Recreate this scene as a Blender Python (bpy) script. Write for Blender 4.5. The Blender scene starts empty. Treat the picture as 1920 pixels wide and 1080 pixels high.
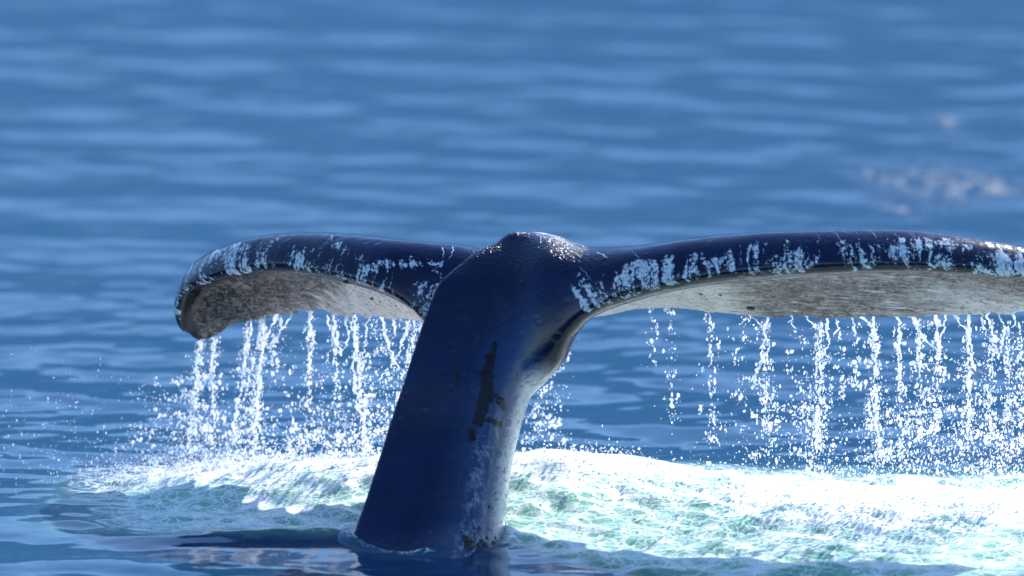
import bpy, math, random
import numpy as np
import openvdb as vdb
from mathutils import Vector, Matrix
from mathutils.kdtree import KDTree
from mathutils.bvhtree import BVHTree

random.seed(7)
rng = np.random.default_rng(7)
S = bpy.context.scene
COL = S.collection
R = math.radians

# ------------------------------------------------------------------ camera
LENS, PITCH, DIST = 260.0, R(10.0), 36.0
PXM = 36.0 / 1920.0 / LENS                      # tangent per photo pixel
fwd = Vector((0, math.cos(PITCH), -math.sin(PITCH)))
upv = Vector((0, math.sin(PITCH), math.cos(PITCH)))
rgt = Vector((1, 0, 0))
def ray(u, v):
    return fwd + rgt * ((u - 960) * PXM) + upv * (-(v - 540) * PXM)
CAM = -ray(960, 1030) * DIST                    # pixel (960,1030) looks at the world origin on the water
cd = bpy.data.cameras.new('camera'); cam = bpy.data.objects.new('camera', cd); COL.objects.link(cam)
cam.location = CAM; cam.rotation_euler = (R(90) - PITCH, 0, 0)
cd.lens = LENS; cd.sensor_width = 36; cd.clip_start = 1; cd.clip_end = 30000
cd.dof.use_dof = True; cd.dof.focus_distance = DIST + 0.85; cd.dof.aperture_fstop = 1.0
S.camera = cam

# ------------------------------------------------------------------ light
SUN_EL, SUN_AZ = R(35), R(29)                   # behind the tail, to the right
w = bpy.data.worlds.new('World'); S.world = w; w.use_nodes = True
wn = w.node_tree.nodes; bg = wn['Background']
sky = wn.new('ShaderNodeTexSky'); sky.sky_type = 'NISHITA'; sky.sun_disc = False
sky.sun_elevation = SUN_EL; sky.sun_rotation = SUN_AZ
sky.air_density = 1.0; sky.dust_density = 0.1; sky.ozone_density = 6.0
w.node_tree.links.new(sky.outputs[0], bg.inputs[0]); bg.inputs[1].default_value = 0.15
sd = bpy.data.lights.new('sun', 'SUN'); sd.energy = 4.3; sd.angle = R(0.5); sd.color = (1, .98, .95)
sun = bpy.data.objects.new('sun', sd); COL.objects.link(sun)
sdir = Vector((math.sin(SUN_AZ) * math.cos(SUN_EL), math.cos(SUN_AZ) * math.cos(SUN_EL), math.sin(SUN_EL)))
sun.rotation_euler = sdir.to_track_quat('Z', 'Y').to_euler(); sun.location = sdir * 50
vs = S.view_settings
vs.view_transform = 'Standard'; vs.look = 'None'; vs.exposure = 0.85; vs.gamma = 1

# ------------------------------------------------------------------ helpers
def at(u, v, Y):
    d = ray(u, v); return np.array(CAM + d * ((Y - CAM.y) / d.y))
def on_water(u, v, z=0.0):
    d = ray(u, v); return np.array(CAM + d * ((z - CAM.z) / d.z))
def project(P):
    P = np.asarray(P) - np.array(CAM)
    zz = P @ np.array(fwd)
    return np.stack([960 + (P @ np.array(rgt)) / zz / PXM, 540 - (P @ np.array(upv)) / zz / PXM], -1)
def catmull(pts, n):
    pts = np.asarray(pts, float)
    P = np.vstack([2 * pts[0] - pts[1], pts, 2 * pts[-1] - pts[-2]])
    k = len(pts) - 1; out = []
    for t in np.linspace(0, k, n):
        i = min(int(t), k - 1); f = t - i
        a, b, c, d = P[i:i + 4]
        out.append(.5 * ((2 * b) + (-a + c) * f + (2 * a - 5 * b + 4 * c - d) * f * f + (-a + 3 * b - 3 * c + d) * f ** 3))
    return np.array(out)
def mesh_obj(name, verts, faces, mat=None, parent=None, smooth=True):
    me = bpy.data.meshes.new(name)
    if isinstance(faces, np.ndarray):
        n = len(faces); k = faces.shape[1]
        me.vertices.add(len(verts)); me.vertices.foreach_set('co', np.asarray(verts, np.float32).ravel())
        me.loops.add(n * k); me.loops.foreach_set('vertex_index', faces.astype(np.int32).ravel())
        me.polygons.add(n); me.polygons.foreach_set('loop_start', np.arange(0, n * k, k, dtype=np.int32))
        me.update(calc_edges=True); me.validate()
    else:
        me.from_pydata([tuple(map(float, v)) for v in verts], [], faces)
    if smooth: me.polygons.foreach_set('use_smooth', [True] * len(me.polygons))
    if mat: me.materials.append(mat)
    o = bpy.data.objects.new(name, me); COL.objects.link(o)
    if parent: o.parent = parent
    return o
def tag(o, label=None, cat=None, group=None, kind=None):
    for k, v in (('label', label), ('category', cat), ('group', group), ('kind', kind)):
        if v: o[k] = v
    return o
def attr(o, name, data):
    a = o.data.attributes.new(name, 'FLOAT', 'POINT'); a.data.foreach_set('value', np.asarray(data, np.float32).ravel())
class NT:
    """small node-tree writer"""
    def __init__(s, name):
        s.m = bpy.data.materials.new(name); s.m.use_nodes = True
        s.t = s.m.node_tree; s.t.nodes.clear(); s.out = s.t.nodes.new('ShaderNodeOutputMaterial')
    def n(s, typ, ins=None, **kw):
        nd = s.t.nodes.new(typ)
        for k, v in kw.items(): setattr(nd, k, v)
        for k, v in (ins or {}).items():
            sock = nd.inputs[k]
            if hasattr(v, 'is_linked'): s.t.links.new(v, sock)
            else: sock.default_value = v
        return nd
    def math(s, op, a, b=0.0, clamp=False): return s.n('ShaderNodeMath', {0: a, 1: b}, operation=op, use_clamp=clamp).outputs[0]
    def attr(s, name): return s.n('ShaderNodeAttribute', attribute_name=name).outputs['Fac']
    def ss(s, x, a, b, lo=0.0, hi=1.0):
        return s.n('ShaderNodeMapRange', {'Value': x, 'From Min': a, 'From Max': b, 'To Min': lo, 'To Max': hi}, interpolation_type='SMOOTHSTEP').outputs[0]
    def mix(s, f, a, b): 
        nd = s.t.nodes.new('ShaderNodeMix'); nd.data_type = 'RGBA'
        for i, v in ((0, f), (6, a), (7, b)):
            if hasattr(v, 'is_linked'): s.t.links.new(v, nd.inputs[i])
            else: nd.inputs[i].default_value = v if i == 0 else (*v, 1)
        return nd.outputs[2]
    def comb(s, x, y, z): return s.n('ShaderNodeCombineXYZ', {0: x, 1: y, 2: z}).outputs[0]
    def scale(s, v, sc): return s.n('ShaderNodeVectorMath', {0: v, 1: sc}, operation='MULTIPLY').outputs[0]
    def noise(s, vec, scale=1.0, detail=3.0, rough=.5, dist=0.0):
        return s.n('ShaderNodeTexNoise', {'Vector': vec, 'Scale': scale, 'Detail': detail, 'Roughness': rough, 'Distortion': dist}).outputs[0]
    def bump(s, h, strength, dist, normal=None):
        d = {'Height': h, 'Strength': strength, 'Distance': dist}
        if normal is not None: d['Normal'] = normal
        return s.n('ShaderNodeBump', d).outputs[0]
    def done(s, sh): s.t.links.new(sh, s.out.inputs[0]); return s.m
def smooth(x, a, b):
    t = np.clip((x - a) / (b - a), 0, 1); return t * t * (3 - 2 * t)

# ------------------------------------------------------------------ water materials
def water_material():
    t = NT('sea_water')
    pos = t.n('ShaderNodeNewGeometry').outputs['Position']
    F, A = t.attr('foam'), t.attr('air')
    n1 = t.noise(t.scale(pos, (1.6, 2.6, 2)), 3.0, 5, .62, .6)
    n2 = t.noise(t.scale(pos, (1.2, 2.0, 1.5)), 22.0, 3, .6, .3)
    nn = t.math('ADD', t.math('MULTIPLY', n1, .68), t.math('MULTIPLY', n2, .32))
    lev = t.math('SUBTRACT', nn, t.n('ShaderNodeMapRange', {'Value': F, 'From Min': 0.0, 'From Max': 1.0, 'To Min': .80, 'To Max': .22}).outputs[0])
    foam = t.math('MULTIPLY', t.ss(lev, -.02, .09), t.ss(F, .02, .2))
    bub = t.ss(t.noise(pos, 60.0, 3, .6), .35, .7)
    lace = t.n('ShaderNodeTexVoronoi', {'Vector': t.n('ShaderNodeVectorMath', {0: t.scale(pos, (1, 1.3, 1)), 1: t.scale(t.n('ShaderNodeTexNoise', {'Vector': pos, 'Scale': 5.0, 'Detail': 3.0}).outputs[1], (.25, .25, 0))}, operation='ADD').outputs[0], 'Scale': 13.0}, feature='DISTANCE_TO_EDGE').outputs[0]
    lacy = t.math('MULTIPLY', t.ss(lace, .10, .02), t.math('MULTIPLY', t.ss(lev, -.30, -.05), t.ss(F, .06, .3)))
    foam_thin = t.math('MULTIPLY', t.math('MULTIPLY', t.ss(lev, -.16, .02), t.ss(F, .02, .2)), t.math('MULTIPLY', bub, .8))
    aer = t.math('MULTIPLY', A, t.ss(t.noise(t.scale(pos, (1, 1.7, 1)), 2.4, 3, .5, .4), .12, .45), clamp=True)
    h1 = t.noise(t.scale(pos, (.7, 1.0, 1)), 5.0, 2, .5)
    h2 = t.noise(pos, 45.0, 3, .6)
    gust = t.attr('gust')
    h3 = t.noise(t.scale(pos, (.8, 1.0, 1)), 14.0, 2, .5)
    nb = t.bump(h3, t.math('MULTIPLY', gust, .8), .06, t.bump(t.noise(t.scale(pos, (.6, 1.1, 1)), 15.0, 2, .5), .06, .012, t.bump(h1, .12, .03)))
    gm = t.math('MULTIPLY', gust, t.ss(t.noise(t.scale(pos, (1.6, .8, 1)), 5.0, 3, .6), .44, .56))
    breeze = t.ss(t.n('ShaderNodeSeparateXYZ', {0: pos}).outputs[1], 2.5, 9.0, .06, .16)
    wro = t.math('ADD', breeze, t.math('MULTIPLY', gm, .42))
    nf = t.bump(h2, t.math('ADD', t.math('MULTIPLY', foam, .5), t.math('MULTIPLY', F, .25)), .012, nb)
    col = t.mix(aer, (.010, .056, .120), (.20, .46, .33))
    deep = t.n('ShaderNodeBsdfPrincipled', {'Base Color': col, 'Roughness': wro, 'IOR': 1.333, 'Normal': nf})
    fm = t.n('ShaderNodeBsdfPrincipled', {'Base Color': (.9, .92, .93, 1), 'Roughness': .55, 'Normal': nf})
    tr = t.n('ShaderNodeBsdfTranslucent', {'Color': (.9, .93, .93, 1)})
    k = t.math('MAXIMUM', t.math('MULTIPLY', lacy, .75), t.math('MAXIMUM', foam, foam_thin))
    return t.done(t.n('ShaderNodeMixShader', {0: k, 1: deep.outputs[0], 2: fm.outputs[0]}).outputs[0])
def drop_material(name='white_spray_water', tp=.3):
    t = NT(name)
    d = t.n('ShaderNodeBsdfDiffuse', {'Color': (.93, .95, .97, 1)})
    tr = t.n('ShaderNodeBsdfTranslucent', {'Color': (.97, .98, 1, 1)})
    g = t.n('ShaderNodeBsdfGlossy', {'Color': (1, 1, 1, 1), 'Roughness': .12})
    tpn = t.n('ShaderNodeBsdfTransparent')
    a = t.n('ShaderNodeMixShader', {0: .6, 1: d.outputs[0], 2: tr.outputs[0]}).outputs[0]
    b = t.n('ShaderNodeMixShader', {0: .08, 1: a, 2: g.outputs[0]}).outputs[0]
    return t.done(t.n('ShaderNodeMixShader', {0: tp, 1: b, 2: tpn.outputs[0]}).outputs[0])
M_WATER = water_material()
M_DROP = drop_material()
M_FOAM = drop_material('white_foam_bubbles', .12)

# ------------------------------------------------------------------ water sheet
def axis(lo, hi, step, far, grow=1.09):
    a = list(np.arange(lo, hi + 1e-6, step)); s = step
    while a[-1] < far: s *= grow; a.append(a[-1] + s)
    s = step
    while a[0] > -far: s *= grow; a.insert(0, a[0] - s)
    return np.array(a)
xs = axis(-3.1, 3.1, .014, 6000)
ya = np.concatenate([np.arange(-1.4, 3.4, .014), np.arange(3.4, 8, .03), np.arange(8, 22, .055)])
yb = axis(0, 1, 1, 6000, 1.15)
ys = np.concatenate([-1.4 - np.cumsum(.014 * 1.12 ** np.arange(1, 104))[::-1], ya, 22 + np.cumsum(.06 * 1.10 ** np.arange(1, 101))])
X, Y = np.meshgrid(xs, ys)
wr = np.random.default_rng(21)
def swell(X, Y):
    Z = np.zeros_like(X)
    for i in range(60):
        lam = .17 * (11 ** wr.random()); th = wr.normal(R(84), R(24))
        sl = .0108 * (lam / .8) ** -.15 * (.6 + .8 * wr.random())
        k = 2 * math.pi / lam; ph = wr.random() * 6.283
        fade = 1 / (1 + (np.hypot(X, Y) / (lam * 60)) ** 2)
        Z += sl / k * np.sin(k * (X * math.cos(th) + Y * math.sin(th)) + ph + .8 * np.sin(.9 * X + i)) * fade
    return Z
def gs(X, Y, x, y, sx, sy): return np.exp(-((X - x) / sx) ** 2 - ((Y - y) / sy) ** 2)
def fields(X, Y):
    """local heave of the water around the tail, how much foam and how much air it holds"""
    calm = smooth(Y, -.4, 1.6) * .6 + .4
    h = .19 * gs(X, Y, .20, 1.30, .55, .62) + .07 * gs(X, Y, .95, 1.35, .6, .5)
    ridge = smooth(X, -2.1, -1.2) * (1 - smooth(X, -.5, .1))
    h += .15 * ridge * np.exp(-((Y - 1.35) / .42) ** 2)
    h += .036 * smooth(X, -2.4, -1.3) * (1 - smooth(X, -.8, -.4)) * np.exp(-((Y - .30 - .06 * X - .05 * np.sin(3.1 * X)) / .17) ** 2)
    h += .06 * smooth(X, .8, 1.6) * np.exp(-((Y - .75) / .3) ** 2)
    h += .020 * (1 - smooth(X, -1.9, -1.0)) * np.exp(-((Y + .36 + .03 * np.sin(4 * X)) / .22) ** 2)
    yc = .30 - .22 * smooth(X, -2.5, 1) + smooth(X, -.1, .6) * (-.42 + .15 * np.sin(2.3 * X + .6) + .07 * np.sin(5.7 * X) + .04 * np.sin(13 * X + 1))          # front limit of the churned water
    front = smooth(Y, yc - .12 - .5 * smooth(X, -.1, .5), yc + .25 - .25 * smooth(X, -.1, .5))
    back_l = 1 - smooth(Y, 1.9, 2.5)
    left = smooth(X, -2.6, -1.3) * (1 - smooth(X, -.4, .1))
    right = smooth(X, -.2, .1)
    F = left * front * back_l * (.50 + .55 * np.exp(-((Y - 1.75) / .40) ** 2))
    F += right * front * (1 - smooth(Y, 1.6, 2.3 - .25 * smooth(X, .5, 1.5))) * (.40 + .40 * np.exp(-((Y - 1.35) / .42) ** 2) * (1 - .5 * smooth(X, .5, 1)) + .38 * smooth(X, .8, 1.7) * np.exp(-((Y - .85) / .4) ** 2))
    e = np.hypot((X + .40) / .37, (Y - .20) / .29); ring = np.exp(-((e - 1.08) / .10) ** 2)
    F += .42 * ring * (.6 + .4 * np.sin(9 * X + 7 * Y)); h += .022 * ring * (1 + .6 * np.sin(14 * X + 3 * Y))
    A = np.clip((left + right) * front * (1 - smooth(Y, 1.3, 2.2)) * 1.1, 0, 1)
    return h, np.clip(F, 0, 1), A
def chop(X, Y, F):
    c = np.random.default_rng(5); Z = np.zeros_like(X)
    for i in range(36):
        lam = .10 * (6 ** c.random()); th = c.normal(R(80), R(40)); k = 2 * math.pi / lam
        Z += .045 / k * np.sin(k * (X * math.cos(th) + Y * math.sin(th)) + c.random() * 6.283 + np.sin(2 * X + i) + np.sin(2.6 * Y + 2 * i))
    return Z * np.clip(F * 1.4, 0, 1)
H, FO, AI = fields(X, Y)
Z = swell(X, Y) * (.5 + .5 * smooth(Y, 0, 3)) + H + chop(X, Y, np.clip(FO + .4 * AI, 0, 1))
ny, nx = X.shape
idx = np.arange(nx * ny).reshape(ny, nx)
q = np.stack([idx[:-1, :-1], idx[:-1, 1:], idx[1:, 1:], idx[1:, :-1]], -1).reshape(-1, 4)
sea = mesh_obj('water', np.stack([X, Y, Z], -1).reshape(-1, 3), q, M_WATER)
attr(sea, 'foam', FO); attr(sea, 'air', AI)
GU = sum(k * gs(X, Y, *on_water(u, v)[:2], sx, sy) for u, v, sx, sy, k in ((1760, 345, .32, .8, 1), (1640, 330, .12, .3, 1), (1775, 228, .10, .25, 1.1), (1870, 350, .15, .4, 1), (1690, 385, .1, .15, 1), (1520, 770, .25, .10, .8), (1800, 700, .25, .2, .8), (1860, 850, .3, .15, .8)))
attr(sea, 'gust', np.clip(GU, 0, 1))
tag(sea, 'blue rippled sea churned to green and white foam around the tail', 'water', kind='structure')
def water_z(x, y):
    i = np.clip(np.searchsorted(xs, x), 1, nx - 1); j = np.clip(np.searchsorted(ys, y), 1, ny - 1)
    return Z[j, i]

# ------------------------------------------------------------------ whale tail
# fluke sections from one tip to the other: leading edge (u,v,Y), trailing edge (u,v,Y), crest v, thickness
FL = [
 ((348,622,2.20),(366,635,2.24),612,.030),
 ((330,600,2.15),(390,632,2.22),580,.06),
 ((328,565,2.08),(413,621,2.20),520,.085),
 ((352,532,1.98),(440,603,2.16),484,.10),
 ((402,509,1.85),(480,593,2.12),458,.115),
 ((465,494,1.70),(540,582,2.08),441,.12),
 ((520,491,1.55),(600,577,2.02),436,.125),
 ((580,499,1.38),(660,587,1.95),436,.13),
 ((640,511,1.22),(730,594,1.85),441,.14),
 ((700,530,1.08),(790,596,1.78),448,.15),
 ((750,555,1.05),(840,598,1.75),454,.17),
 ((802,600,1.0),(905,600,1.80),462,.20),
 ((880,640,.92),(960,599,1.78),467,.26),
 ((950,680,.60),(1020,597,1.70),480,.34),
 ((1020,645,.56),(1080,592,1.60),478,.30),
 ((1065,600,.55),(1130,585,1.52),466,.23),
 ((1115,567,.52),(1195,572,1.44),464,.18),
 ((1180,542,.48),(1270,570,1.34),460,.155),
 ((1270,522,.44),(1370,582,1.22),447,.14),
 ((1400,503,.40),(1500,590,1.10),435,.135),
 ((1550,493,.38),(1640,591,1.00),430,.13),
 ((1700,490,.42),(1780,586,.97),431,.125),
 ((1830,494,.50),(1900,577,.95),447,.115),
 ((1940,504,.60),(1990,573,.95),468,.10),
 ((2020,521,.70),(2045,573,.93),490,.08),
 ((2070,546,.80),(2078,575,.93),528,.05),
 ((2088,568,.88),(2090,577,.93),560,.03)]
NS, NC = 520, 64
L3 = np.array([at(*a[0]) for a in FL]); E3 = np.array([at(*a[1]) for a in FL])
cv = np.array([[a[2], a[3]] for a in FL])
Lc, Ec, cvc = catmull(L3, NS), catmull(E3, NS), catmull(cv, NS)
spanlen = np.concatenate([[0], np.cumsum(np.linalg.norm(np.diff(Lc, axis=0), axis=1))]); spanlen -= spanlen[NS // 2]
er = np.random.default_rng(3)
rag = np.interp(np.arange(NS), np.arange(0, NS, 4), er.normal(0, .024, NS // 4)) + np.interp(np.arange(NS), np.arange(0, NS, 17), er.normal(0, .026, len(np.arange(0, NS, 17))))
xx = np.concatenate([(1 - np.cos(np.linspace(0, math.pi, NC // 2 + 1))) / 2])
fl_v, fl_a = [], []
for i in range(NS):
    L, E = Lc[i], Ec[i]
    c = E - L; ch = np.linalg.norm(c); c = c / ch
    c_len = ch + rag[i] * float(smooth(ch, .3, .6))
    tan = Lc[min(i + 1, NS - 1)] - Lc[max(i - 1, 0)]
    tan2 = Ec[min(i + 1, NS - 1)] - Ec[max(i - 1, 0)]
    tan = tan / np.linalg.norm(tan) + .7 * tan2 / max(np.linalg.norm(tan2), 1e-6)
    n = np.cross(tan, c); n /= np.linalg.norm(n)
    if n[2] < 0: n = -n
    T = cvc[i, 1]
    Fu = np.sqrt(xx) * (1 - xx) ** 1.15; Fu = Fu / Fu.max()
    nac = 2.969 * np.sqrt(xx) - 1.26 * xx - 3.516 * xx ** 2 + 2.843 * xx ** 3 - 1.036 * xx ** 4
    def prof(B):
        up = B * Fu
        th = T * nac + .022 * smooth(xx, 0, .15) * min(1, T / .06)
        th[-1] = min(.018, T * .5)
        return up, up - th - .6 * up * np.exp(-(xx / .28) ** 2)
    lo, hi = 0.0, min(.7, (.30 + 1.2 * float(smooth(min(i, NS - 1 - i) / NS, .06, .2))) * ch + .02)
    for _ in range(22):
        B = (lo + hi) / 2; up, dn = prof(B)
        vmin = project(L + np.outer(xx * c_len, c) + np.outer(up, n))[:, 1].min()
        if vmin > cvc[i, 0]: lo = B
        else: hi = B
    up, dn = prof(B)
    top = L + np.outer(xx * c_len, c) + np.outer(up, n)
    bot = L + np.outer(xx * c_len, c) + np.outer(dn, n)
    loop = np.vstack([top, bot[1:][::-1]])
    fl_v.append(loop)
    fl_a.append(np.stack([np.full(len(loop), spanlen[i]), np.concatenate([xx * ch, -(xx[1:] * ch)[::-1]]), np.full(len(loop), ch)], -1))
fl_v = np.array(fl_v); fl_a = np.array(fl_a); m = fl_v.shape[1]
def loft_faces(ns, m):
    g = np.arange(ns * m).reshape(ns, m)
    a, b = g[:-1], g[1:]
    return np.stack([a, np.roll(a, -1, 1), np.roll(b, -1, 1), b], -1).reshape(-1, 4)
def capped(loops):
    ns, m, _ = loops.shape
    V = loops.reshape(-1, 3); Q = loft_faces(ns, m)
    V = np.vstack([V, loops[0].mean(0), loops[-1].mean(0)])
    r = np.arange(m)
    t0 = np.stack([r, np.full(m, len(V) - 2), np.roll(r, -1)], -1)
    o = (ns - 1) * m
    t1 = np.stack([o + np.roll(r, -1), np.full(m, len(V) - 1), o + r], -1)
    return V, Q, np.vstack([t0, t1])
# peduncle sections: v, left edge u, right edge u, centre Y, lateral half width
PD = [(1240,602,930,-.46,.30),(1120,634,937,-.08,.29),(1030,665,942,.18,.275),(930,698,950,.34,.26),(830,730,962,.50,.24),(720,768,990,.60,.22),
      (640,800,1022,.69,.20),(570,838,1058,.78,.19),(515,874,1068,.86,.16),(475,906,1056,.92,.12),(453,930,1034,.945,.09),(434,956,1014,.955,.06)]
prof2 = np.array([(1,0),(.96,.07),(.8,.22),(.5,.44),(.2,.58),(-.05,.76),(-.25,.96),(-.42,.98),(-.62,.83),(-.82,.57),(-.95,.32),(-1,.14)])
sec = np.vstack([prof2, [(-1, -.18)], (prof2 * [1, -1])[1:][::-1][1:]])
sec = catmull(np.vstack([sec, sec[:1]]), 73)[:-1]
pc = catmull(np.array([[*at((a[1] + a[2]) / 2, a[0], a[3])] for a in PD]), 120)
pw = catmull(np.array([[a[0], a[1], a[2], a[4]] for a in PD]), 120)
pd_v, pd_a = [], []
for i in range(120):
    t = pc[min(i + 1, 119)] - pc[max(i - 1, 0)]; t /= np.linalg.norm(t)
    D = np.array([-.94, -.24, .10]); D -= t * (D @ t); D /= np.linalg.norm(D)
    Lt = np.cross(t, D); Lt /= np.linalg.norm(Lt)
    if Lt[1] > 0: Lt = -Lt
    C = pc[i].copy(); A = (pw[i, 2] - pw[i, 1]) / 2 * PXM * DIST
    for _ in range(6):
        lp = C + np.outer(sec[:, 0] * A, D) + np.outer(sec[:, 1] * pw[i, 3], Lt)
        uu = project(lp)[:, 0]
        A *= (pw[i, 2] - pw[i, 1]) / (uu.max() - uu.min())
        C[0] += ((pw[i, 2] + pw[i, 1]) / 2 - (uu.max() + uu.min()) / 2) * PXM * DIST
    pd_v.append(C + np.outer(sec[:, 0] * A, D) + np.outer(sec[:, 1] * pw[i, 3], Lt))
    pd_a.append(np.stack([sec[:, 0], sec[:, 1], np.full(len(sec), pc[i, 2])], -1))
pd_v, pd_a = np.array(pd_v), np.array(pd_a)
VX = .011
tr = vdb.createLinearTransform(voxelSize=VX)
def levelset(loops):
    V, Q, T = capped(loops)
    return vdb.FloatGrid.createLevelSetFromPolygons(V.astype(np.float32), triangles=T.astype(np.uint32), quads=Q.astype(np.uint32), transform=tr, halfWidth=18.0)
ga, gb = levelset(fl_v), levelset(pd_v)
allv = np.vstack([fl_v.reshape(-1, 3), pd_v.reshape(-1, 3)])
mn = np.floor(allv.min(0) / VX).astype(int) - 6; mx = np.ceil(allv.max(0) / VX).astype(int) + 6
dim = mx - mn
arrA = np.empty(dim, np.float32); ga.copyToArray(arrA, ijk=tuple(int(x) for x in mn))
arrB = np.empty(dim, np.float32); gb.copyToArray(arrB, ijk=tuple(int(x) for x in mn))
KB = .04 + .18 * smooth((np.arange(dim[0]) + mn[0]) * VX, -.02, .22)[:, None, None].astype(np.float32)
hb = np.maximum(KB - np.abs(arrA - arrB), 0) / KB
arr = np.minimum(arrA, arrB) - hb * hb * KB * .25
g = vdb.FloatGrid(18 * VX); g.transform = tr
g.copyFromArray(arr, ijk=tuple(int(x) for x in mn), tolerance=0.0)
bv, bt, bq = g.convertToPolygons(isovalue=0.0, adaptivity=0.0)
bv = np.array(bv, float); bq = np.array(bq)[:, ::-1]
del arrA, arrB, arr, hb
def laplace(V, Q, it):
    E = np.vstack([Q[:, [0, 1]], Q[:, [1, 2]], Q[:, [2, 3]], Q[:, [3, 0]]])
    cnt = np.bincount(E.ravel(), minlength=len(V))[:, None]
    for _ in range(it):
        s = np.zeros_like(V)
        for d in range(3):
            s[:, d] = np.bincount(E[:, 0], V[E[:, 1], d], len(V)) + np.bincount(E[:, 1], V[E[:, 0], d], len(V))
        V = V + .5 * (s / np.maximum(cnt, 1) - V)
    return V
bv = laplace(bv, bq, 2)
hw = smooth(bv[:, 2], 1.12, 1.30) * (1 - smooth(np.abs(bv[:, 0] - .05), .28, .5))      # round off the knob
bv = bv + hw[:, None] * (laplace(bv, bq, 45) - bv)
# attributes carried over from the lofts
def kd(pts):
    k = KDTree(len(pts))
    for i, p in enumerate(pts): k.insert(p, i)
    k.balance(); return k
fp, fa = fl_v.reshape(-1, 3), fl_a.reshape(-1, 3); pp, pa = pd_v.reshape(-1, 3), pd_a.reshape(-1, 3)
kf, kp = kd(fp), kd(pp)
AT = np.zeros((len(bv), 6), np.float32)         # span, chord, chord length, flukeness, dorsal, lateral
for i, p in enumerate(bv):
    r = kf.find_n(p, 7); s_ = kp.find_n(p, 4)
    c0 = fa[r[0][1], 1]
    ids = [k for k in r if abs(fa[k[1], 1] - c0) < .12]
    w_ = np.array([1 / (k[2] ** 2 + 4e-5) for k in ids])
    AT[i, :3] = (w_[:, None] * fa[[k[1] for k in ids]]).sum(0) / w_.sum()
    AT[i, 3] = s_[0][2] - r[0][2]
    w_ = np.array([1 / (k[2] ** 2 + 4e-5) for k in s_])
    AT[i, 4:] = (w_[:, None] * pa[[k[1] for k in s_], :2]).sum(0) / w_.sum()
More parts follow.
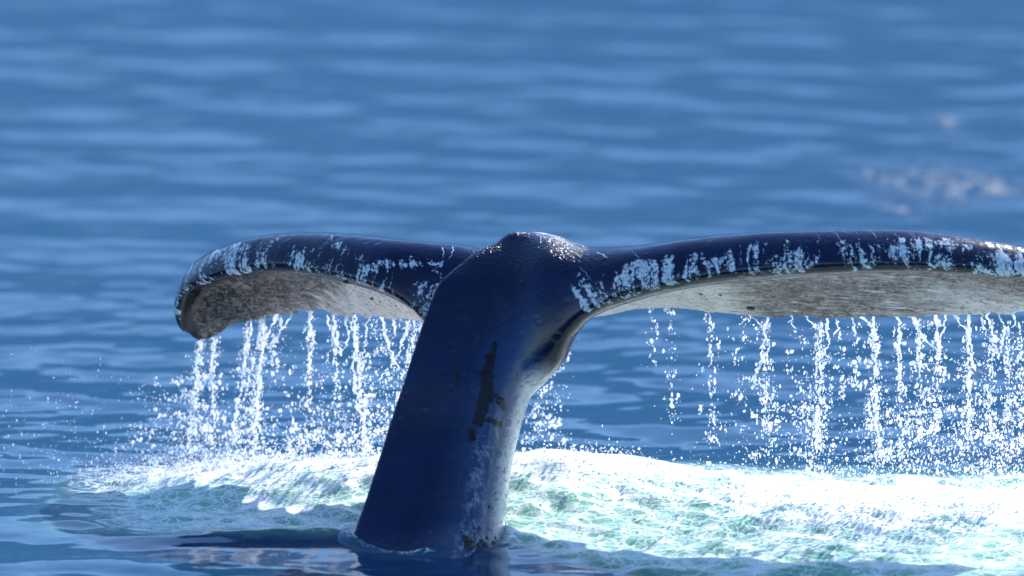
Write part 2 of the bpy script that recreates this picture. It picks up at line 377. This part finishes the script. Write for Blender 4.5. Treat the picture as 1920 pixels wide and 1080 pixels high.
# ------------------------------------------------------------------ whale skin
def skin_material():
    t = NT('whale_skin')
    pos = t.n('ShaderNodeNewGeometry').outputs['Position']
    span, chord, chl, fk, dor, lat, scar = (t.attr(x) for x in ('span', 'chord', 'chord_length', 'fluke', 'dorsal', 'lateral', 'scar'))
    isf = t.ss(fk, -.06, .05)
    sc = t.comb(t.math('ADD', span, t.math('MULTIPLY', chord, .35)), t.math('MULTIPLY', chord, .16), 0.0)
    streak = t.noise(sc, 26.0, 4, .62, .5)
    patch = t.noise(pos, 3.2, 3, .55)
    fine = t.noise(pos, 60.0, 4, .65)
    mott = t.noise(t.scale(pos, (1, 1, 2.2)), 16.0, 5, .7, .8)
    # pale underside
    lines = t.noise(t.comb(t.math('MULTIPLY', span, .16), chord, 0.0), 42.0, 5, .7, .6)
    diag = t.noise(t.comb(t.math('ADD', span, t.math('MULTIPLY', chord, .9)), t.math('MULTIPLY', chord, .3), 3.0), 30.0, 4, .65, .6)
    left = t.ss(span, .1, -.1)
    grain = t.math('ADD', t.math('MULTIPLY', diag, left), t.math('MULTIPLY', lines, t.math('SUBTRACT', 1.0, left)))
    under = t.math('MULTIPLY', t.ss(t.math('ADD', chord, t.math('MULTIPLY', t.math('SUBTRACT', mott, .5), .16)), -.10, -.20), isf)
    tipd = t.math('MULTIPLY', t.ss(span, -1.15, -1.75), 1.0)
    nose = t.ss(t.math('ADD', chord, t.math('MULTIPLY', t.math('SUBTRACT', patch, .5), .25)), -.56, -.14)
    blot = t.math('MULTIPLY', t.math('MULTIPLY', t.ss(span, .9, 1.3), t.ss(span, 2.3, 1.7)), t.ss(chord, -.36, -.52))
    pl = t.math('ADD', t.math('MULTIPLY', patch, .5), t.math('ADD', t.math('MULTIPLY', grain, .75), t.math('MULTIPLY', mott, .35)))
    pl = t.math('SUBTRACT', pl, t.math('ADD', t.math('MULTIPLY', tipd, .30), t.math('ADD', t.math('MULTIPLY', nose, .52), t.math('ADD', t.math('MULTIPLY', blot, .26), t.ss(span, .6, 1.3, 0, .12)))))
    palef = t.ss(pl, .36, .76)
    und = t.noise(t.scale(pos, (1, 1, 1.6)), 28.0, 6, .75, 1.2)
    ucol = t.mix(palef, t.mix(t.ss(und, .42, .62), (.016, .013, .012), (.25, .20, .175)), (.58, .53, .48))
    ucol = t.mix(t.math('MULTIPLY', t.ss(und, .50, .66, 0, .75), t.ss(palef, .2, .6)), ucol, (.07, .055, .048))
    ucol = t.mix(t.math('MULTIPLY', t.ss(grain, .56, .68, 0, .8), t.ss(palef, .02, .5)), ucol, (.66, .63, .60))
    ucol = t.mix(t.ss(fine, .56, .68, 0, .6), ucol, (.03, .026, .024))
    # dark back
    dark = t.mix(t.ss(patch, .35, .7), (.0003, .0060, .036), (.0006, .011, .062))
    # white scratches along the leading edge
    w0 = t.noise(pos, 5.0, 3, .6)
    w1 = t.math('ADD', chord, t.math('MULTIPLY', t.math('SUBTRACT', w0, .5), .16))
    band = t.math('MULTIPLY', t.ss(w1, .10, .01), t.ss(w1, -.10, -.02))
    band = t.math('MULTIPLY', t.math('MULTIPLY', band, isf), t.ss(t.math('ABSOLUTE', span), .30, .5))
    wx = t.math('ADD', t.math('ADD', span, t.math('MULTIPLY', chord, t.math('MULTIPLY', t.math('SUBTRACT', w0, .15), 1.6))), t.math('MULTIPLY', w0, .12))
    st1 = t.noise(t.comb(wx, t.math('MULTIPLY', chord, .28), 0.0), 20.0, 6, .72, .5)
    sp = t.noise(pos, 55.0, 5, .75, .4)
    cov = t.noise(pos, 6.5, 2, .5)
    lv = t.math('ADD', t.math('ADD', t.math('MULTIPLY', st1, .85), t.math('MULTIPLY', sp, .55)), t.math('MULTIPLY', cov, .55))
    scr = t.ss(t.math('ADD', lv, t.math('MULTIPLY', t.math('SUBTRACT', band, 1.0), .5)), 1.0, 1.05)
    scr = t.math('MULTIPLY', scr, t.ss(band, .02, .2))
    thin = t.noise(t.comb(t.math('ADD', span, t.math('MULTIPLY', chord, .8)), t.math('MULTIPLY', chord, .05), 9.0), 60.0, 2, .4, .3)
    scr = t.math('MAXIMUM', scr, t.math('MULTIPLY', t.math('MULTIPLY', t.ss(thin, .70, .74), t.ss(cov, .48, .6)), t.math('MULTIPLY', isf, t.math('MULTIPLY', t.ss(chord, .22, .1), t.ss(chord, .0, .03)))))
    dark = t.mix(t.math('MULTIPLY', scr, t.ss(sp, .3, .7, .45, 1.0)), dark, (.66, .76, .82))
    dark = t.mix(t.math('MULTIPLY', t.math('MULTIPLY', t.ss(chord, .02, -.03), isf), t.math('SUBTRACT', 1.0, scr)), dark, (.004, .005, .009))
    # belly side of the tail stock
    bl = t.math('ADD', dor, t.math('MULTIPLY', t.math('SUBTRACT', mott, .5), .55))
    bel = t.math('MULTIPLY', t.ss(bl, -.60, -.85), t.math('SUBTRACT', 1.0, isf))
    grey = t.math('MULTIPLY', t.ss(bl, .30, -.65), t.math('SUBTRACT', 1.0, isf))
    dark = t.mix(t.math('MULTIPLY', grey, .75), dark, (.03, .075, .17))
    dark = t.mix(bel, dark, t.mix(t.ss(mott, .30, .52), (.16, .14, .14), (.66, .63, .61)))
    zz = t.n('ShaderNodeSeparateXYZ', {0: pos}).outputs[2]
    vst = t.noise(t.scale(pos, (1, 1, .16)), 30.0, 5, .75)
    pch = t.math('MULTIPLY', t.math('MULTIPLY', t.ss(dor, -.18, -.34), t.ss(dor, -.66, -.46)), t.ss(zz, .80, .40))
    pch = t.math('MULTIPLY', t.math('MULTIPLY', pch, t.math('SUBTRACT', 1.0, isf)), t.ss(t.math('ADD', vst, t.math('MULTIPLY', t.math('SUBTRACT', mott, .5), .35)), .44, .66))
    dark = t.mix(t.math('MULTIPLY', pch, .6), dark, (.40, .38, .42))
    lin = t.noise(t.comb(t.math('MULTIPLY', dor, .9), 0.0, t.math('MULTIPLY', zz, .12)), 48.0, 3, .5, .4)
    dark = t.mix(t.math('MULTIPLY', t.math('MULTIPLY', t.ss(lin, .66, .72), t.ss(mott, .5, .6)), t.math('MULTIPLY', t.math('SUBTRACT', 1.0, isf), .35)), dark, (.12, .20, .32))
    sm = t.ss(t.math('ADD', scar, t.math('MULTIPLY', t.math('SUBTRACT', t.noise(t.scale(pos, (1, 1, .35)), 45.0, 4, .7), .5), .045)), -.008, .006)
    dark = t.mix(sm, dark, (.004, .004, .008))
    col = t.mix(under, dark, ucol)
    hb = t.noise(t.scale(pos, (1, 1, .6)), 62.0, 3, .6)
    hum = t.math('ADD', .08, t.math('MULTIPLY', t.ss(t.n('ShaderNodeSeparateXYZ', {0: pos}).outputs[2], 1.1, 1.36), t.ss(t.math('ABSOLUTE', t.math('SUBTRACT', span, .02)), .85, .4, 0, .9)))
    b0 = t.bump(t.noise(pos, 7.0, 3, .55), .16, .05)
    vor = t.n('ShaderNodeTexVoronoi', {'Vector': pos, 'Scale': 13.0, 'Randomness': 1.0}).outputs[0]
    b05 = t.bump(t.ss(vor, .10, .32), .35, .006, b0)
    b1 = t.bump(hb, hum, .012, b05)
    b2 = t.bump(fine, .12, .004, b1)
    ro = t.n('ShaderNodeMix', {0: under, 2: .2, 3: .5}).outputs[0]
    p = t.n('ShaderNodeBsdfPrincipled', {'Base Color': col, 'Roughness': ro, 'IOR': 1.34, 'Normal': b2, 'Coat Weight': .22, 'Coat Roughness': .06})
    return t.done(p.outputs[0])
M_SKIN = skin_material()
whale = bpy.data.objects.new('whale', None); COL.objects.link(whale); whale.empty_display_size = .3
base = on_water(808, 1030); whale.location = base
tag(whale, 'diving whale tail, dark blue back and pale flukes with water pouring off, standing in foam', 'whale')
body = mesh_obj('tail', bv - base, bq, M_SKIN, whale)
for k, nme in enumerate(('span', 'chord', 'chord_length', 'fluke', 'dorsal', 'lateral')): attr(body, nme, AT[:, k])
bvh = BVHTree.FromPolygons([tuple(p) for p in bv], [tuple(int(i) for i in f) for f in bq])
def hit(u, v):
    d = ray(u, v).normalized(); r = bvh.ray_cast(CAM, d); return r[0], r[1]
# dark scar on the flank, as strokes (photo pixel pairs and radius)
strokes = [((928,645),(922,690),5),((920,670),(910,735),10),((912,700),(914,745),13),((905,740),(893,790),8),((918,742),(902,795),5),((884,808),(886,822),6),
           ((916,788),(938,796),6),((930,742),(944,764),5),((858,700),(860,722),3)]
SC = np.full(len(bv), -1.0)
for a, b, r in strokes:
    for f in np.linspace(0, 1, 9):
        p, _ = hit(a[0] + (b[0] - a[0]) * f, a[1] + (b[1] - a[1]) * f)
        if p: SC = np.maximum(SC, r * PXM * DIST - np.linalg.norm(bv - np.array(p), axis=1))
attr(body, 'scar', SC)

# ------------------------------------------------------------------ hills reflected in the water (far shore, above the frame)
def hills():
    t = NT('haze_tinted_forest_slope')
    pos = t.n('ShaderNodeNewGeometry').outputs['Position']
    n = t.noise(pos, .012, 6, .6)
    c = t.mix(t.ss(n, .35, .65), (.27, .44, .56), (.35, .52, .64))  # forest colour lightened to pale blue, distant air haze painted in
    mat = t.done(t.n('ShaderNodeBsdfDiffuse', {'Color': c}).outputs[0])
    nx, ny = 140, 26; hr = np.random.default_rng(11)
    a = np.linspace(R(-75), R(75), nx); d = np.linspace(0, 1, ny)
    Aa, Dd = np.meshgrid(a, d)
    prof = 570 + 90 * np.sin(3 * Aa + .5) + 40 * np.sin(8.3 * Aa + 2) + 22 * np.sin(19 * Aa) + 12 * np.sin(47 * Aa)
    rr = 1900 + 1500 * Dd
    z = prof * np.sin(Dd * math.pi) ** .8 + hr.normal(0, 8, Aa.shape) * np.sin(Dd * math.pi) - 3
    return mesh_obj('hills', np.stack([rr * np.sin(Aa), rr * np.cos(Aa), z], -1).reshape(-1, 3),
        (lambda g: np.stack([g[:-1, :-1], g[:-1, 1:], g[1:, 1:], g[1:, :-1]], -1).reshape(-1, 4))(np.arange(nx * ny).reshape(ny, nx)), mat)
tag(hills(), 'forested hills on the far shore, blue haze painted into their colour', 'hills', kind='structure')

# ------------------------------------------------------------------ falling water
TE = Ec                                           # trailing edge line
TEp = project(TE)
def te_point(u):
    """3D point on the trailing edge at photo column u (the lowest one)"""
    i = int(np.argmin(np.abs(TEp[:, 0] - u))); return TE[i]
def tube(path, rad, sides=8):
    path = np.asarray(path); n = len(path); V = []
    a = np.linspace(0, 2 * math.pi, sides, endpoint=False)
    for i in range(n):
        t = path[min(i + 1, n - 1)] - path[max(i - 1, 0)]; t = t / (np.linalg.norm(t) + 1e-9)
        x = np.cross(t, [0, 1, .1]); x /= np.linalg.norm(x); y = np.cross(t, x)
        V.append(path[i] + np.outer(np.cos(a) * rad[i], x) + np.outer(np.sin(a) * rad[i], y))
    V = np.array(V)
    vv, Q, T = capped(V)
    return vv, [tuple(int(k) for k in f) for f in Q] + [tuple(int(k) for k in f) for f in T]
sr = np.random.default_rng(77)
def wander(p0, p1, r0, r1, wob=.012, step=.008):
    n = max(6, int(np.linalg.norm(p1 - p0) / step)); f = np.linspace(0, 1, n)
    P = p0 + np.outer(f, p1 - p0)
    for d in (0, 1):
        w_ = np.cumsum(sr.normal(0, 1, n)); w_ -= f * w_[-1]; P[:, d] += wob * w_ / max(np.abs(w_).max(), 1e-6) * (1 if d == 0 else .6)
    lump = np.interp(np.arange(n), np.arange(0, n + 3, 3), np.exp(sr.normal(0, .42, len(np.arange(0, n + 3, 3)))))
    rad = (r0 + (r1 - r0) * f) * lump
    rad[0] *= .7; rad[-1] *= .45
    return P, rad
def strand(pixels, Yd, r0, r1, label, group, wob=.012, links=()):
    """pixels: photo points of the strand from the fluke's edge down; all at depth Yd"""
    Vs, Fs = [], []
    def add(pts, a, b, wb):
        for k in range(len(pts) - 1):
            f0, f1 = k / (len(pts) - 1), (k + 1) / (len(pts) - 1)
            P, rad = wander(at(*pts[k], Yd), at(*pts[k + 1], Yd + sr.normal(0, .012)), a + (b - a) * f0, a + (b - a) * f1, wb)
            v, f = tube(P, rad); o = sum(len(x) for x in Vs); Vs.append(v); Fs.extend([tuple(i + o for i in q_) for q_ in f])
    add(pixels, r0, r1, wob)
    for l in links: add(l, r0 * .75, r1 * .7, wob * .7)
    V = np.vstack(Vs); c = V[0].copy()
    o = mesh_obj('water_strand', V - c, Fs, M_DROP); o.location = c
    tag(o, label, 'water', group)
LA, LB = 'water strands under the curled-tip fluke', 'water strands under the outstretched fluke'
la = 'white strand of water pouring off the trailing edge of the curled-tip fluke'
lb = 'white strand of water pouring off the trailing edge of the outstretched fluke'
mm = .001
for px, r0, r1, links, lab in [
    ([(376,634),(372,668),(362,700)], 8, 5, [[(398,630),(402,660),(396,690)]], 'broad white water spout falling from the drooping tip of the curled fluke'),
    ([(470,596),(466,640),(457,672),(454,705)], 5, 4, [], la),
    ([(501,590),(492,640),(487,700),(484,770)], 7, 5, [[(520,588),(508,615),(498,640)]], 'long thick white water strand with a side branch under the curled-tip fluke'),
    ([(444,748),(440,790),(443,826)], 8, 5, [], 'detached lump of white water falling free below the curled-tip fluke'),
    ([(545,583),(536,610),(520,628),(508,652)], 5, 3, [], la),
    ([(582,578),(583,630),(586,655),(578,690)], 6, 4, [], la),
    ([(622,584),(628,620),(634,650),(640,668)], 6, 4, [[(614,590),(620,620),(622,650)]], la),
    ([(652,588),(652,620),(648,650)], 4, 3, [], la),
    ([(664,590),(665,640),(666,700),(670,760),(676,790)], 6, 5, [[(654,594),(659,612),(665,620)]], 'longest white water strand under the curled-tip fluke, unbroken and almost straight'),
    ([(690,592),(688,625),(683,650)], 4, 3, [], la),
    ([(714,594),(718,625),(730,655),(740,678),(736,690)], 6, 5, [[(770,600),(760,630),(750,655),(740,675)],[(742,678),(762,700)],[(726,690),(708,715)]], 'forked V-shaped web of white water beside the dark keel'),
    ([(737,594),(740,625)], 6, 4, [], la),
    ([(775,596),(772,625),(778,650)], 4, 3, [], la),
    ([(792,597),(790,640),(784,670)], 3, 3, [], la)]:
    strand(px, te_point(px[0][0])[1] - .015, r0 * mm, r1 * mm, lab, None if lab not in (la,) else LA, links=links)
for px, r0, r1, links, lab in [
    ([(1220,564),(1222,585)], 3, 3, [], lb), ([(1258,567),(1260,592)], 3, 4, [], lb),
    ([(1322,577),(1330,602),(1334,622)], 5, 3, [], lb),
    ([(1437,588),(1432,625),(1432,655),(1420,700),(1412,730)], 6, 5, [[(1400,586),(1420,600),(1432,615)],[(1422,708),(1434,740),(1448,758)]], 'zigzag white water strand splitting into two tails under the outstretched fluke'),
    ([(1480,590),(1486,605),(1494,616)], 4, 3, [], lb),
    ([(1548,590),(1549,620),(1552,650),(1550,668)], 6, 4, [[(1510,592),(1528,610),(1540,622)]], 'white water strand with a slanting feeder from the scalloped fluke edge'),
    ([(1572,590),(1571,612),(1563,628)], 3, 3, [], lb),
    ([(1602,591),(1604,612),(1600,630)], 4, 3, [], lb),
    ([(1637,591),(1634,625),(1640,644),(1648,648)], 7, 4, [[(1612,590),(1628,605),(1634,622)]], 'thick white water strand kinked sideways at its lower end'),
    ([(1640,655),(1642,680),(1648,698)], 6, 4, [], 'short detached piece of white water below the kinked strand'),
    ([(1678,590),(1686,612),(1688,640),(1684,680),(1688,705)], 5, 5, [], lb),
    ([(1716,588),(1722,620),(1724,650),(1722,700)], 6, 4, [[(1690,588),(1708,594),(1716,612)],[(1724,625),(1748,650),(1760,655)]], 'white water strand joined by a thin thread to the next one'),
    ([(1750,587),(1756,620),(1764,648),(1762,670)], 6, 5, [[(1772,586),(1770,612),(1762,632)]], 'Y-shaped white water strand fed from two points of the outstretched fluke'),
    ([(1811,583),(1816,630),(1822,660),(1821,685)], 6, 5, [[(1785,585),(1800,606),(1814,620)]], 'thick white water strand with a curved feeder under the outstretched fluke'),
    ([(1838,581),(1842,605),(1836,622)], 4, 3, [], lb),
    ([(1852,580),(1856,610),(1864,640),(1862,668)], 7, 6, [], lb),
    ([(1872,579),(1880,610),(1878,655)], 6, 4, [], lb), ([(1905,577),(1902,600),(1896,615)], 5, 4, [], lb)]:
    strand(px, te_point(px[0][0])[1] - .015, r0 * mm, r1 * mm, lab, None if lab not in (lb,) else LB, links=links)

def ico(sub):
    import bmesh
    b = bmesh.new(); bmesh.ops.create_icosphere(b, subdivisions=max(sub, 1), radius=1)
    v = np.array([x.co[:] for x in b.verts]); f = np.array([[q_.index for q_ in x.verts] for x in b.faces]); b.free(); return v, f
# columns of drops: top u, top v, bottom u, bottom v, spread px at top and bottom, number, side
CO = [(378,636,350,900,10,40,330,0),(402,632,392,900,8,34,190,0),(466,600,440,880,8,30,170,0),(492,596,470,885,8,26,260,0),(520,592,512,720,10,22,70,0),
      (582,582,575,880,8,38,150,0),(625,590,640,880,10,40,170,0),(665,594,692,880,8,30,260,0),(700,600,700,890,16,40,170,0),(735,600,720,890,16,36,190,0),
      (775,604,750,890,12,26,230,0),(790,610,760,850,8,20,120,0),(560,700,560,890,60,90,220,0),(330,700,300,905,50,70,240,0),(400,780,420,905,80,110,420,0),(620,800,620,900,80,90,260,0),
      (1222,570,1228,690,5,14,22,1),(1258,570,1256,800,8,18,45,1),(1328,590,1340,830,6,26,75,1),(1392,590,1380,820,20,34,80,1),(1432,600,1440,860,9,24,150,1),
      (1500,596,1510,800,24,34,80,1),(1540,600,1528,880,13,24,330,1),(1572,600,1580,760,6,20,40,1),(1604,600,1610,760,8,24,45,1),(1638,600,1648,880,9,26,280,1),
      (1686,600,1690,880,8,26,150,1),(1722,600,1725,880,10,28,160,1),(1760,600,1755,870,14,30,240,1),(1816,600,1815,890,10,28,220,1),(1860,600,1850,890,12,28,200,1),
      (1890,600,1890,890,14,30,220,1),(1915,600,1915,890,10,20,120,1),(1700,760,1700,930,90,130,330,1),(1500,760,1500,920,90,130,200,1),(1850,740,1850,930,50,60,260,1),
      (1090,600,1040,700,8,14,30,2),(1050,625,1030,800,10,20,85,2),(1020,680,1005,830,10,18,95,2),(1040,760,1030,830,20,30,60,2)]
CO += [(c[0], c[1], c[0] + (c[2] - c[0]) * .85, c[1] + (c[3] - c[1]) * .85, 3, 7, int(c[6] * .55), c[7]) for c in CO if c[4] < 15 and c[7] < 2]   # tight bead streams
dr = np.random.default_rng(99)
drops = []
for u0, v0, u1, v1, s0, s1, n, side in CO:
    n = int(n * 2.1)
    yb_ = te_point(u0)[1] if side < 2 else 1.85
    f = dr.random(n) ** .85
    nc = max(3, n // 11); cf = dr.random(nc) ** .85; co = dr.normal(0, .8, nc); ci = dr.integers(0, nc, n)
    loose = dr.random(n) < .35                     # the rest gathers in clumps
    f = np.where(loose, f, np.clip(cf[ci] + dr.normal(0, .022, n), 0, 1))
    lat = np.where(loose, dr.normal(0, 1, n), co[ci] + dr.normal(0, .22, n))
    u = u0 + (u1 - u0) * f + lat * (s0 + (s1 - s0) * f) * .85
    v = v0 + (v1 - v0) * f
    for k in range(n):
        r = min(.0015 * math.exp(abs(dr.normal(0, .66))), .0095)
        p = at(u[k], v[k], yb_ + dr.normal(0, .05 + .06 * f[k]))
        if side == 0 and u[k] > 812 - (v[k] - 600) * .36: continue
        if p[2] - r < water_z(p[0], p[1]) + .004: continue
        drops.append((*p, r, side))
drops = np.array(drops)
order = np.argsort(-drops[:, 3]); vis = [i for i in order if 0 < project(drops[i, :3])[0] < 1915][:300]
rest = np.setdiff1d(np.arange(len(drops)), vis)
v2, f2 = ico(2)
bases = []
for k in range(5):
    lump = 1 + .22 * np.sin(v2 @ dr.normal(0, 2.2, 3) + k) + .12 * np.sin(v2 @ dr.normal(0, 4, 3))
    me = mesh_obj('water_drop', v2 * lump[:, None], f2, M_DROP); bases.append(me.data); bpy.data.objects.remove(me)
DL = ['white water drop falling in the shower under the curled-tip fluke', 'white water drop falling in the shower under the outstretched fluke', 'white water drop dripping past the pale belly edge of the tail stock']
DG = ['drops under the curled-tip fluke', 'drops under the outstretched fluke', 'drops beside the tail stock']
for j, i in enumerate(vis):
    o = bpy.data.objects.new('water_drop', bases[j % 5]); COL.objects.link(o)
    x, y, z, r, s = drops[i]; o.location = (x, y, z); o.scale = (r, r, r * (1 + .5 * dr.random())); o.rotation_euler = tuple(dr.random(3) * 6)
    tag(o, DL[int(s)], 'water drop', DG[int(s)])
def cloud(name, P, rad, mat, sub, flat=1.0):
    v, f = ico(sub); n = len(P)
    sc = rad[:, None, None] * (1 + .3 * dr.random((n, 1, 3))) * np.array([1, 1, flat])
    if flat == 1.0: sc[:, :, 2] *= 1 + 1.3 * dr.random((n, 1)) ** 2
    V = (P[:, None, :] + v[None] * sc * (1 + .15 * dr.normal(0, 1, (n, len(v), 1)))).reshape(-1, 3)
    return mesh_obj(name, V, (f[None] + (np.arange(n) * len(v))[:, None, None]).reshape(-1, 3), mat)
# fine mist thrown up where the curtain lands
def mist(n, u, su, v, sv, yb_):
    out = []
    while len(out) < n:
        p = at(dr.normal(u, su), v + abs(dr.normal(0, sv)) * -1, yb_ + dr.normal(0, .12))
        if p[2] > water_z(p[0], p[1]): out.append(p)
    return np.array(out)
MI = np.vstack([mist(1500, 480, 140, 905, 34, 2.0), mist(500, 290, 80, 925, 22, 1.7), mist(700, 640, 60, 900, 22, 1.9), mist(1600, 1650, 190, 930, 60, 1.0), mist(500, 1080, 70, 860, 14, 1.2), mist(300, 130, 120, 880, 90, 2.0)])
P = np.vstack([drops[rest, :3], MI]); rd = np.concatenate([drops[rest, 3], np.abs(dr.normal(0, .0012, len(MI))) + .0010])
spray = cloud('spray', P, rd, M_DROP, 1)
tag(spray, 'fine white spray of falling droplets between the flukes and the foam', 'spray', kind='stuff')

# foam lumps lying on the churned water
n = 150000
fx = dr.uniform(-2.6, 2.7, n); fy = dr.uniform(-.8, 2.6, n)
_, ff, _ = fields(fx, fy)
keep = dr.random(n) < np.clip(ff - .40, 0, 1) ** 1.6 * .8
fx, fy = fx[keep], fy[keep]; fz = water_z(fx, fy)
fr = .0016 + np.abs(dr.normal(0, .0034, len(fx)))
foam = cloud('foam', np.stack([fx, fy, fz + fr * .2 + np.where(dr.random(len(fx)) < .12, np.abs(dr.normal(0, .035, len(fx))), 0)], -1), fr, M_FOAM, 0, .8)
tag(foam, 'white bubbly foam lying on the churned water around the tail', 'foam', kind='stuff')

# ------------------------------------------------------------------ barnacles on the tail
def knob_material(name, c, r=.45):
    t = NT(name); pos = t.n('ShaderNodeNewGeometry').outputs['Position']
    n = t.noise(pos, 120.0, 3, .6)
    cc = t.mix(n, tuple(x * .5 for x in c), tuple(x * 1.5 for x in c))
    return t.done(t.n('ShaderNodeBsdfPrincipled', {'Base Color': cc, 'Roughness': r, 'Normal': t.bump(n, .6, .004)}).outputs[0])
M_BARN = knob_material('dark_barnacle', (.012, .011, .010))
def knob(u, v, r, flat=.5, tilt=None):
    p, nrm = hit(u, v)
    if not p: return
    vv, f_ = ico(2); lump = 1 + .18 * np.sin(vv @ dr.normal(0, 3, 3))
    V = vv * lump[:, None] * [r * 1.3, r, r * flat]
    if nrm.dot(ray(u, v)) > 0: nrm = -nrm
    q_ = nrm.to_track_quat('Z', 'Y').to_matrix()
    V = V @ np.array(q_).T
    o = mesh_obj('barnacle', V, f_, M_BARN, whale); o.location = Vector(p) - whale.location
for u, v, r in [(648,529,.016),(697,560,.009),(713,566,.005),(730,563,.005),(742,573,.005),(779,577,.012),(1408,578,.018),(1315,552,.008),(1350,553,.008),(978,528,.012),
                (938,752,.017),(918,950,.010),(899,990,.010),(795,968,.006),(770,1004,.007)]:
    knob(u, v, r)
for k in range(26):
    f = dr.random()
    knob(866 + 74 * f, 1008 + 20 * dr.random(), .008 + .011 * dr.random(), .6)
